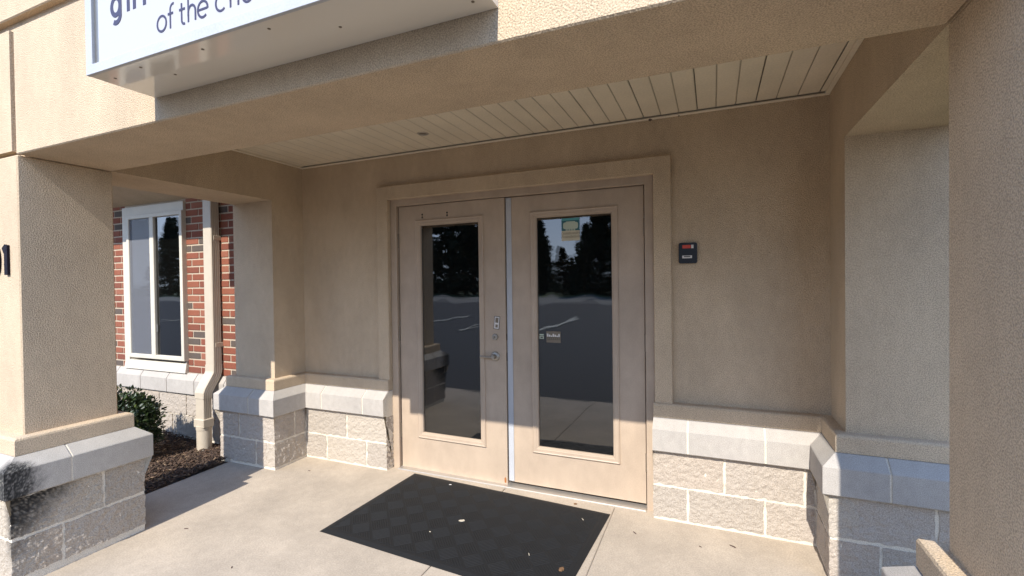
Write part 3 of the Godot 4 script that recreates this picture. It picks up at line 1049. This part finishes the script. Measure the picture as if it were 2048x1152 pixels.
# ---------------------------------------------------------------- small things
func build_small_things() -> void:
	# house number, of which the frame shows the end
	var H := thing("house_number", "dark raised house numerals on the front of the left pillar", "house number", Vector3(-2.06, 1.498, ZF))
	var off := Transform3D(Basis(), Vector3(2.06, -1.498, -ZF))
	put("digit", moved_mesh(letter("0", Vector2(-2.148, 1.505), Vector2(0.070, 0.0695), 0.026, ZF + 0.002, 0.010), off), M.digit, H)
	put("digit", moved_mesh(letter("1", Vector2(-2.045, 1.498), Vector2(0.082, 0.076), 0.032, ZF + 0.002, 0.010), off), M.digit, H)
	for px: float in [-2.03, -2.0]:
		put("pin", box_mesh(Vector3(px + 2.06 - 0.003, 0.05, 0), Vector3(px + 2.06 + 0.003, 0.056, 0.005)), M.digit, H)
	# card reader
	var R := thing("card_reader", "black card reader on the stucco wall right of the doors", "card reader", Vector3(1.183, 1.524, 0))
	var poly := PackedVector2Array()
	for c: Array in [[0.04, 0.014, -90], [0.04, 0.114, 0], [-0.04, 0.114, 90], [-0.04, 0.014, 180]]:
		for i in 7:
			var a := deg_to_rad(c[2] + 15.0 * i)
			poly.append(Vector2(c[0], c[1]) + Vector2(cos(a), sin(a)) * 0.0115)
	var b := MB.new()
	b.plate(poly, Transform3D(Basis(), Vector3.ZERO), 0.022)
	put("housing", b.done(), M.black, R)
	b = MB.new()
	var small := PackedVector2Array()
	for p in poly:
		small.append((p - Vector2(0, 0.064)) * 0.93 + Vector2(0, 0.064))
	b.plate(small, Transform3D(Basis(), Vector3(0, 0, 0.021)), 0.004)
	put("front_cover", b.done(), M.black, R)
	put("red_label", box_mesh(Vector3(-0.030, 0.092, 0.0245), Vector3(0.016, 0.111, 0.0262)), M.red, R)
	put("status_light", box_mesh(Vector3(0.019, 0.091, 0.0245), Vector3(0.032, 0.112, 0.0262), 0.001), M.pale, R)
	put("name_label", box_mesh(Vector3(-0.031, 0.033, 0.0245), Vector3(0.023, 0.049, 0.0260)), M.pale, R)
	put("label_print", box_mesh(Vector3(-0.022, 0.040, 0.0255), Vector3(0.014, 0.046, 0.0263)), M.print_ink, R)
	# downlight
	var dl := thing("downlight", "small round recessed light in the porch ceiling", "light fitting", Vector3(-0.446, YC, 0.34))
	b = MB.new()
	b.lathe(Vector3.ZERO, Vector3(0, -1, 0), [Vector2(0.038, -0.004), Vector2(0.038, 0.003), Vector2(0.034, 0.005), Vector2(0.026, 0.003), Vector2(0.024, -0.001)], 28)
	put("ring", b.done(), M.alu, dl)
	b = MB.new()
	b.lathe(Vector3.ZERO, Vector3(0, -1, 0), [Vector2(0.0245, 0.0), Vector2(0.018, 0.0022), Vector2(0, 0.003)], 24)
	put("lens", b.done(), M.chrome, dl)
	for q: Array in [["dark clump of nest dirt under the ceiling trim, right of the door surround", 0.973, 2.402, 0.012, 0.026, 0.012], ["smaller crumb of dirt hanging from the ceiling trim, nearer the right corner", 1.137, 2.404, 0.010, 0.012, 0.010]]:
		b = MB.new()
		b.lathe(Vector3(0, q[5], 0.012), Vector3(0.3, -1, 0.1), [Vector2(0, 0), Vector2(q[4] * 0.5, 0.003), Vector2(q[4] * 0.4, q[5] * 0.7), Vector2(q[4] * 0.15, q[5]), Vector2(0, q[5] * 1.1)], 9)
		var cl := put("dirt_clump", b.done(), M.twig, self)
		tag(cl, q[0], "dirt clump")
		cl.position = Vector3(q[1], q[2], 0.0)
	build_stickers()
	build_mat()
	build_downspout()
	build_litter()

func flat(x0: float, x1: float, y0: float, y1: float, z: float, t := 0.0006) -> ArrayMesh:
	return box_mesh(Vector3(x0, y0, z), Vector3(x1, y1, z + t))

func text(s: String, size: float, at: Vector3, slant: float, serif := true) -> ArrayMesh:
	var tm := TextMesh.new()
	var f := SystemFont.new()
	f.font_names = PackedStringArray(["Droid Serif" if serif else "Droid Sans"])
	tm.font = f
	tm.text = s
	tm.font_size = 24
	tm.pixel_size = size / 24.0
	tm.depth = 0.0004
	tm.curve_step = 4.0
	var arr := tm.get_mesh_arrays()
	if arr.is_empty():
		return ArrayMesh.new()
	var v: PackedVector3Array = arr[Mesh.ARRAY_VERTEX]
	for i in v.size():
		v[i] = Vector3(v[i].x + v[i].y * slant, v[i].y, v[i].z) + at
	arr[Mesh.ARRAY_VERTEX] = v
	var m := ArrayMesh.new()
	m.add_surface_from_arrays(Mesh.PRIMITIVE_TRIANGLES, arr)
	return m

func build_stickers() -> void:
	var zg := ZD - 0.0138
	var S := thing("window_sticker", "blue and cream decal with a column drawing at the top of the right door glass", "sticker", Vector3(0.451, 1.706, zg))
	put("sheet", flat(-0.062, 0.062, 0.0, 0.144, 0.0), M.teal, S)
	put("top_band", flat(-0.060, 0.060, 0.128, 0.143, 0.0006), M.teal_light, S)
	var b := MB.new()
	var poly := PackedVector2Array()
	for c: Array in [[0.038, 0.085, -90], [0.038, 0.103, 0], [-0.038, 0.103, 90], [-0.038, 0.085, 180]]:
		for i in 7:
			var a := deg_to_rad(c[2] + 15.0 * i)
			poly.append(Vector2(c[0], c[1]) + Vector2(cos(a), sin(a)) * 0.013)
	b.plate(poly, Transform3D(Basis(), Vector3(0, 0, 0.0006)), 0.0005)
	b.plate(PackedVector2Array([Vector2(-0.034, 0.115), Vector2(0.034, 0.115), Vector2(0.03, 0.122), Vector2(-0.03, 0.122)]), Transform3D(Basis(), Vector3(0, 0, 0.0006)), 0.0005)
	put("column_drawing", b.done(), M.print_pale, S)
	for i in 6:
		put("column_flute", flat(-0.033 + i * 0.0115, -0.026 + i * 0.0115, 0.058, 0.076, 0.0006), M.print_pale, S)
	put("name_panel", flat(-0.062, 0.062, -0.006, 0.060, 0.0007), M.print_cream, S)
	put("letters", text("Community", 0.023, Vector3(0, 0.044, 0.0016), 0.25), M.print_ink, S)
	put("letters", text("Foundation", 0.023, Vector3(0, 0.021, 0.0016), 0.25), M.print_ink, S)
	S.position.x = 0.450
	var T := thing("lock_sticker", "narrow grey label with dark border above the deadbolt", "sticker", Vector3(-0.090, 1.098, ZD + 0.0190))
	put("sheet", flat(-0.022, 0.022, 0.0, 0.092, -0.003, 0.002), M.print_ink, T)
	put("face", flat(-0.018, 0.018, 0.004, 0.088, -0.001, 0.0005), M.pale, T)
	put("print", flat(-0.012, 0.012, 0.046, 0.082, -0.0005, 0.0004), M.steel, T)
	put("print", flat(-0.008, 0.010, 0.012, 0.034, -0.0005, 0.0004), M.steel, T)
	T.rotation = Vector3(0, -0.0192, -0.10)
	var U := thing("small_sticker", "tiny pale square decal at the left edge of the right door glass", "sticker", Vector3(0.238, 1.035, zg))
	put("sheet", flat(-0.018, 0.018, 0.0, 0.038, 0.0), M.print_ink, U)
	put("face", flat(-0.015, 0.015, 0.027, 0.036, 0.0006), M.print_pale, U)
	put("face", flat(-0.015, 0.015, 0.004, 0.022, 0.0006), M.print_pale, U)
	put("print", flat(-0.009, 0.009, 0.008, 0.018, 0.0011), M.print_ink, U)
	var V := thing("grey_sticker", "grey printed decal beside the tiny square one on the right door glass", "sticker", Vector3(0.322, 1.015, zg))
	put("sheet", flat(-0.050, 0.050, 0.0, 0.076, 0.0), M.steel, V)
	for i in 7:
		put("print", flat(-0.046 + i * 0.0135, -0.036 + i * 0.0135, 0.040, 0.060 - 0.006 * (i % 3), 0.0006), M.pale, V)
	put("print", flat(-0.046, 0.046, 0.020, 0.036, 0.0006), M.print_ink, V)
	for i in 6:
		put("print", flat(-0.043 + i * 0.015, -0.032 + i * 0.015, 0.023, 0.033, 0.0011), M.steel, V)

func build_mat() -> void:
	# corners seen: (-.754, .05), (.726, .137), (-.82, .93)
	var O := thing("door_mat", "black rubber door mat with ribbed diamond tread before the doors", "doormat", Vector3(-0.754, 0.001, 0.052))
	O.rotation = Vector3(0.015, -0.0587, 0)
	var L := 1.488
	var W := 0.886
	var b := MB.new()
	var e := 0.05
	var h := 0.007
	b.hexa([Vector3(0, 0, 0), Vector3(L, 0, 0), Vector3(L, 0, W), Vector3(0, 0, W), Vector3(0.03, h, 0.03), Vector3(L - 0.03, h, 0.03), Vector3(L - 0.03, h, W - 0.03), Vector3(0.03, h, W - 0.03)])
	put("base", b.done(), M.rubber, O)
	var s := 0.0765
	var r := Rect2(e, e, L - 2 * e, W - 2 * e)
	for a in range(-16, 32):
		for q in range(-16, 32):
			var c := Vector2((a + q) * s + 0.128, (a - q) * s + 0.075)
			if not r.grow(0.06).has_point(c):
				continue
			var d := Vector2(0.7071, 0.7071) if posmod(a, 2) == 0 else Vector2(0.7071, -0.7071)
			if posmod(q, 2) == 1:
				d = Vector2(d.x, -d.y)
			var n := Vector2(-d.y, d.x)
			var m := MB.new()
			var any := false
			for k in 8:
				var mid := c + n * (k - 3.5) * 0.0128
				var p0 := mid - d * 0.047
				var p1 := mid + d * 0.047
				var cut := clip_line(p0, p1, r)
				if cut.is_empty():
					continue
				any = true
				var hw := n * 0.0036
				var tw := n * 0.0022
				var y0 := h - 0.001
				var y1 := h + 0.0017
				var A: Vector2 = cut[0]
				var E: Vector2 = cut[1]
				m.hexa([v3(A - hw, y0), v3(E - hw, y0), v3(E + hw, y0), v3(A + hw, y0), v3(A - tw + d * 0.001, y1), v3(E - tw - d * 0.001, y1), v3(E + tw - d * 0.001, y1), v3(A + tw + d * 0.001, y1)])
			if any:
				put("tread_panel", m.done(), M.rubber, O)

func v3(p: Vector2, y: float) -> Vector3:
	return Vector3(p.x, y, p.y)

func clip_line(a: Vector2, b: Vector2, r: Rect2) -> Array:
	var t0 := 0.0
	var t1 := 1.0
	var d := b - a
	for ax in 2:
		var lo := r.position[ax]
		var hi := r.end[ax]
		if absf(d[ax]) < 1e-6:
			if a[ax] < lo or a[ax] > hi:
				return []
			continue
		var u := (lo - a[ax]) / d[ax]
		var w := (hi - a[ax]) / d[ax]
		t0 = maxf(t0, minf(u, w))
		t1 = minf(t1, maxf(u, w))
	if t1 - t0 < 0.12:
		return []
	return [a + d * t0, a + d * t1]

# fluted rectangular pipe section in local axes: width along x, depth along z
func pipe_ring(w: float, d: float) -> Array:
	var p := []
	var n := 4
	# front face plain with rounded corners, flutes on the sides
	for s in [1.0, -1.0]:
		var side := []
		for i in n * 4 + 1:
			var t := float(i) / (n * 4)
			var z: float = lerpf(-d / 2 + 0.006, d / 2 - 0.006, t)
			var dip := 0.0045 if i % 4 in [2, 3] else 0.0
			side.append(Vector2(s * (w / 2 - dip), z))
		if s < 0:
			side.reverse()
		if s > 0:
			p.append_array(side)
			p.append(Vector2(w / 2 - 0.006, d / 2))
			p.append(Vector2(-w / 2 + 0.006, d / 2))
		else:
			p.append_array(side)
			p.append(Vector2(-w / 2 + 0.006, -d / 2))
			p.append(Vector2(w / 2 - 0.006, -d / 2))
	return p

func pipe(m: MB, spine: Array, w: float, d: float) -> void:
	var ring := pipe_ring(w, d)
	var rings := []
	for i in spine.size():
		var c: Vector3 = spine[i]
		var dir: Vector3 = (spine[mini(i + 1, spine.size() - 1)] - spine[maxi(i - 1, 0)]).normalized()
		var fwd := Vector3(1, 0, 0).cross(dir).normalized()
		if fwd.z < 0:
			fwd = -fwd
		var out: Array[Vector3] = []
		for q: Vector2 in ring:
			out.append(c + Vector3(q.x, 0, 0) + fwd * q.y)
		rings.append(out)
	m.loft(rings, true, true)

func build_downspout() -> void:
	var D := thing("downspout", "cream fluted metal downspout on the brick wall left of the porch", "downspout", Vector3(-2.80, 0, 0.17))
	var z := ZW + 0.045
	var off := Transform3D(Basis(), Vector3(2.80, 0, -0.17))
	var x := -2.835
	var w := 0.112
	var d := 0.080
	z = ZW + 0.052
	var m := MB.new()
	pipe(m, [Vector3(x, 0.655, z), Vector3(x, 1.4, z), Vector3(x, 2.29, z)], w, d)
	put("upper_pipe", moved(m, off), M.downspout, D)
	m = MB.new()
	pipe(m, [Vector3(x, 0.72, z), Vector3(x, 0.66, z + 0.002), Vector3(x, 0.63, z + 0.012), Vector3(x, 0.51, z + 0.088), Vector3(x, 0.485, z + 0.098), Vector3(x, 0.44, z + 0.1)], w + 0.006, d + 0.006)
	put("elbow", moved(m, off), M.downspout, D)
	m = MB.new()
	pipe(m, [Vector3(x, 0.47, z + 0.1), Vector3(x, 0.22, z + 0.1)], w - 0.004, d - 0.004)
	put("lower_pipe", moved(m, off), M.downspout, D)
	m = MB.new()
	m.bev(Vector3(x - 0.066, 0.185, z + 0.05), Vector3(x + 0.066, 0.262, z + 0.15), 0.006)
	put("strap", moved(m, off), M.downspout, D)
	m = MB.new()
	m.lathe(Vector3(x, -0.1, z + 0.1), Vector3.UP, [Vector2(0.058, 0), Vector2(0.058, 0.262), Vector2(0.062, 0.266), Vector2(0.062, 0.300), Vector2(0.05, 0.304)], 24)
	put("boot", moved(m, off), M.downspout, D)
	for hy: float in [1.86, 0.90]:
		m = MB.new()
		m.bev(Vector3(x - w / 2 - 0.002, hy - 0.02, ZW - 0.002), Vector3(x + w / 2 + 0.002, hy + 0.02, z + 0.02), 0.003)
		put("bracket", moved(m, off), M.downspout, D)

func build_litter() -> void:
	# flat bits: [name, label, category, x, z, rx, rz, turn, material, on mat]
	for L: Array in [
		["paint_flake", "cream paint flake lying in the middle of the black mat", "paint flake", -0.074, 0.548, 0.024, 0.011, 0.5, "fleck", true],
		["paint_flake", "tiny cream crumb on the mat, left of the large flake", "paint flake", -0.186, 0.723, 0.007, 0.003, 0.2, "fleck", true],
		["pale_twig", "pale straw on the mat near its right back corner", "twig", 0.595, 0.277, 0.016, 0.002, -0.9, "fleck", true],
		["pale_twig", "pale splinter on the mat towards its right front", "twig", 0.423, 0.724, 0.016, 0.002, -1.0, "fleck", true],
		["paint_flake", "grey crumb on the mat near the left door leaf", "paint flake", -0.39, 0.147, 0.011, 0.004, 0.3, "pale", true],
		["dead_leaf", "curled brown leaf on the mat near its right front edge", "leaf", 0.620, 0.785, 0.018, 0.013, 0.9, "dead", true],
		["bark_chip", "dark bark chip on the concrete before the right plinth", "bark chip", 1.407, 0.243, 0.020, 0.006, -0.5, "twig", false],
		["bark_chip", "thin grey chip on the concrete nearest the mat's right back corner", "bark chip", 0.90, 0.295, 0.018, 0.004, -0.8, "twig", false],
		["bark_chip", "thin chip on the concrete between the mat and the dark bark chip", "bark chip", 1.245, 0.307, 0.011, 0.003, -0.5, "twig", false],
		["bark_chip", "brown crumb on the strip between mat and right door", "bark chip", 0.498, 0.092, 0.012, 0.005, 0.3, "dead", false],
		["bark_chip", "small dark chip on the concrete before the left pillar", "bark chip", -1.581, 1.204, 0.014, 0.004, 0.4, "twig", false],
		["bark_chip", "pale grey chip on the concrete before the left rear plinth", "bark chip", -1.55, 0.30, 0.012, 0.004, 0.1, "twig", false],
		["bark_chip", "dark speck of bark at the front of the concrete, left of the mat", "bark chip", -0.965, 1.366, 0.012, 0.004, -0.8, "twig", false],
	]:
		var b := MB.new()
		var poly := blob(Vector2.ZERO, Vector2(L[5], L[6]), int(absf(L[3]) * 1000.0) + 3, 12, 0.45)
		b.plate(poly, Transform3D(Basis(Vector3.RIGHT, Vector3(0, 0, -1), Vector3.UP), Vector3.ZERO), 0.003 if L[8] != "dead" else 0.008)
		var o := put(L[0], b.done(), M[L[8]], self)
		tag(o, L[1], L[2])
		o.position = Vector3(L[3], ground_y(L[4]) + (0.0112 if L[9] else 0.0005), L[4])
		o.rotation.y = L[7]

# ---------------------------------------------------------------- planting
func build_planting() -> void:
	# mulch bed
	var b := MB.new()
	b.box(Vector3(-7.5, -0.2, ZW), Vector3(-2.327, -0.012, 1.955))
	var bed := put("mulch_bed", b.done(), M.soil, self)
	tag(bed, "dark soil bed under the mulch beside the brick wall", "planting bed", "", "structure")
	var mm := MultiMesh.new()
	mm.transform_format = MultiMesh.TRANSFORM_3D
	mm.use_colors = true
	var chip := MB.new()
	chip.bev(Vector3(-0.5, -0.12, -0.16), Vector3(0.5, 0.12, 0.16), 0.06)
	mm.mesh = chip.done()
	var g := RandomNumberGenerator.new()
	g.seed = 99
	var count := 9000
	mm.instance_count = count
	for i in count:
		var p := Vector3(-2.335 - 1.9 * pow(g.randf(), 1.2), -0.012 + g.randf() * 0.02, g.randf_range(0.14, 1.35))
		if p.x > -2.44 and p.z < 0.40:
			p.z += 0.35
		p.y += 0.018 * sin(p.x * 5.0 + p.z * 3.0) + 0.01
		var sc := g.randf_range(0.008, 0.034)
		var bs := Basis.from_euler(Vector3(g.randf_range(-0.5, 0.5), g.randf() * TAU, g.randf_range(-0.5, 0.5))).scaled(Vector3.ONE * sc)
		mm.set_instance_transform(i, Transform3D(bs, p))
		var k := g.randf_range(0.4, 1.5)
		mm.set_instance_color(i, Color(0.075 * k, 0.047 * k, 0.033 * k) if g.randf() > 0.08 else Color(0.22, 0.16, 0.11))
	var mi := MultiMeshInstance3D.new()
	mi.name = "mulch"
	mi.multimesh = mm
	mi.material_override = M.chip
	add_child(mi)
	tag(mi, "shredded dark brown bark mulch beside the porch floor", "mulch", "", "stuff")
	# shrub between pillar and brick wall
	var S := thing("shrub", "dense dark green leafy shrub behind the left pillar", "shrub", Vector3(-3.27, -0.01, 0.72))
	var st := MB.new()
	for i in 9:
		var a := TAU * i / 9.0
		st.lathe(Vector3(cos(a) * 0.03, 0, sin(a) * 0.03), Vector3(cos(a) * 0.5, 1.0, sin(a) * 0.5), [Vector2(0.012, 0), Vector2(0.005, 0.45)], 6)
	put("stem", st.done(), M.bark, S)
	var lm := MB.new()
	lm.painted = true
	lm.quad(Vector3(0, 0, 0), Vector3(0.28, 0.06, 0.4), Vector3(0, 0, 1.0), Vector3(0, -0.02, 0.5))
	lm.quad(Vector3(0, 0, 0), Vector3(0, -0.02, 0.5), Vector3(0, 0, 1.0), Vector3(-0.28, 0.06, 0.4))
	var leaves := MultiMesh.new()
	leaves.transform_format = MultiMesh.TRANSFORM_3D
	leaves.use_colors = true
	leaves.mesh = lm.done()
	var nl := 12000
	leaves.instance_count = nl
	# clumps make the outline uneven
	var clumps := []
	for i in 46:
		var dir := Vector3(g.randfn(), g.randfn() * 0.8, g.randfn()).normalized()
		dir.y = absf(dir.y) if g.randf() < 0.6 else dir.y * 0.7
		clumps.append([Vector3(dir.x * 0.29, 0.26 + dir.y * 0.28, dir.z * 0.23), g.randf_range(0.07, 0.12)])
	for i in nl:
		var c: Array = clumps[i % clumps.size()]
		var dir := Vector3(g.randfn(), g.randfn(), g.randfn()).normalized()
		var p: Vector3 = c[0] + dir * c[1] * pow(g.randf(), 0.4)
		var outw := (p - Vector3(0, 0.2, 0)).normalized()
		var look := (outw + Vector3(g.randfn(), g.randfn(), g.randfn()) * 0.55).normalized()
		var up := (outw + Vector3(0, 0.7, 0) + Vector3(g.randfn(), g.randfn(), g.randfn()) * 0.3).normalized()
		if absf(look.dot(up)) > 0.97:
			up = Vector3.RIGHT
		var bs := Basis.looking_at(-look, up).scaled(Vector3.ONE * g.randf_range(0.024, 0.042))
		leaves.set_instance_transform(i, Transform3D(bs, p))
		var k := g.randf_range(0.5, 1.5)
		leaves.set_instance_color(i, Color(k, k, k * 0.9) if g.randf() > 0.05 else Color(3.0, 2.4, 1.4))
	var li := MultiMeshInstance3D.new()
	li.name = "foliage"
	li.multimesh = leaves
	li.material_override = M.leaf
	li.set_meta("kind", "stuff")
	S.add_child(li)

# ---------------------------------------------------------------- what the panes reflect
func build_distance() -> void:
	for i in 9:
		var o := put("parking_line", box_mesh(Vector3(-0.06, -0.02, 0), Vector3(0.06, -0.044, 5.2)), M.line, self)
		tag(o, "white painted parking bay line on the asphalt, seen mirrored in the panes", "road marking", "parking bay lines")
		o.position = Vector3(-20.0 + i * 2.75, 0, 9.5)
	var g := RandomNumberGenerator.new()
	g.seed = 4
	var kinds := [conifer(101), conifer(202)]
	var spots := []
	for i in 10:
		spots.append([-21.6 - i * 2.9, g.randf_range(50, 58), g.randf_range(0.95, 1.3)])
	for i in 6:
		spots.append([-10.0 + i * 2.9, g.randf_range(50, 56), g.randf_range(1.0, 1.3)])
	for q: Array in [[-19.4, 0.85], [-18.4, 0.66], [-17.4, 0.5], [-16.4, 0.44], [-15.4, 0.37], [-14.4, 0.40], [-13.4, 0.46], [-12.4, 0.62], [-11.4, 0.8], [-52.5, 0.7], [-56.0, 0.9], [-60.5, 0.6], [-64.5, 0.85], [-69.0, 0.55], [-73.5, 0.75], [-78.0, 1.1], [-83.0, 0.9], [-88.0, 1.0], [-93.0, 1.1]]:
		spots.append([q[0], g.randf_range(50, 56), q[1]])
	for i in spots.size():
		var s: Array = spots[i]
		var t := thing("pine_tree", "tall dark pine across the lot, seen as a dark shape mirrored in the panes", "tree", Vector3(s[0], -0.16, s[1]), "pines across the lot")
		put("trunk", kinds[i % 2][0], M.bark, t)
		var cr := put("crown", kinds[i % 2][1], M.needle, t)
		cr.set_meta("kind", "stuff")
		t.scale = Vector3.ONE * s[2]
		t.rotation.y = g.randf() * TAU

func conifer(seed_: int) -> Array:
	var g := RandomNumberGenerator.new()
	g.seed = seed_
	var tr := MB.new()
	tr.lathe(Vector3.ZERO, Vector3.UP, [Vector2(0.30, 0), Vector2(0.22, 4), Vector2(0.12, 9), Vector2(0.03, 13)], 8)
	var cr := MB.new()
	cr.painted = true
	for i in 300:
		var h := lerpf(0.4, 13.2, pow(g.randf(), 0.95))
		var reach := (1.0 - (h - 1.0) / 13.0) * 4.3 * pow(g.randf_range(0.25, 1.1), 0.7) + 0.2
		var a := g.randf() * TAU
		var dir := Vector3(cos(a), g.randf_range(-0.25, 0.1), sin(a))
		var side := Vector3(-sin(a), 0, cos(a))
		for k in 18:
			var t := pow(g.randf(), 0.7)
			var p := Vector3(0, h, 0) + dir * reach * t + side * g.randf_range(-0.4, 0.4) * (1.2 - t) + Vector3(0, g.randf_range(-0.15, 0.25), 0)
			var l := g.randf_range(0.25, 0.6)
			var u := (dir + side * g.randf_range(-0.9, 0.9) + Vector3(0, g.randf_range(-0.2, 0.5), 0)).normalized() * l
			var w := u.cross(Vector3(g.randfn(), g.randfn(), g.randfn()).normalized()) * 0.45
			var c := g.randf_range(0.6, 1.35)
			cr.col = Color(c, c, c)
			cr.quad(p - w, p + u * 0.6 - w * 0.6, p + u, p + w)
	return [tr.done(), cr.done()]
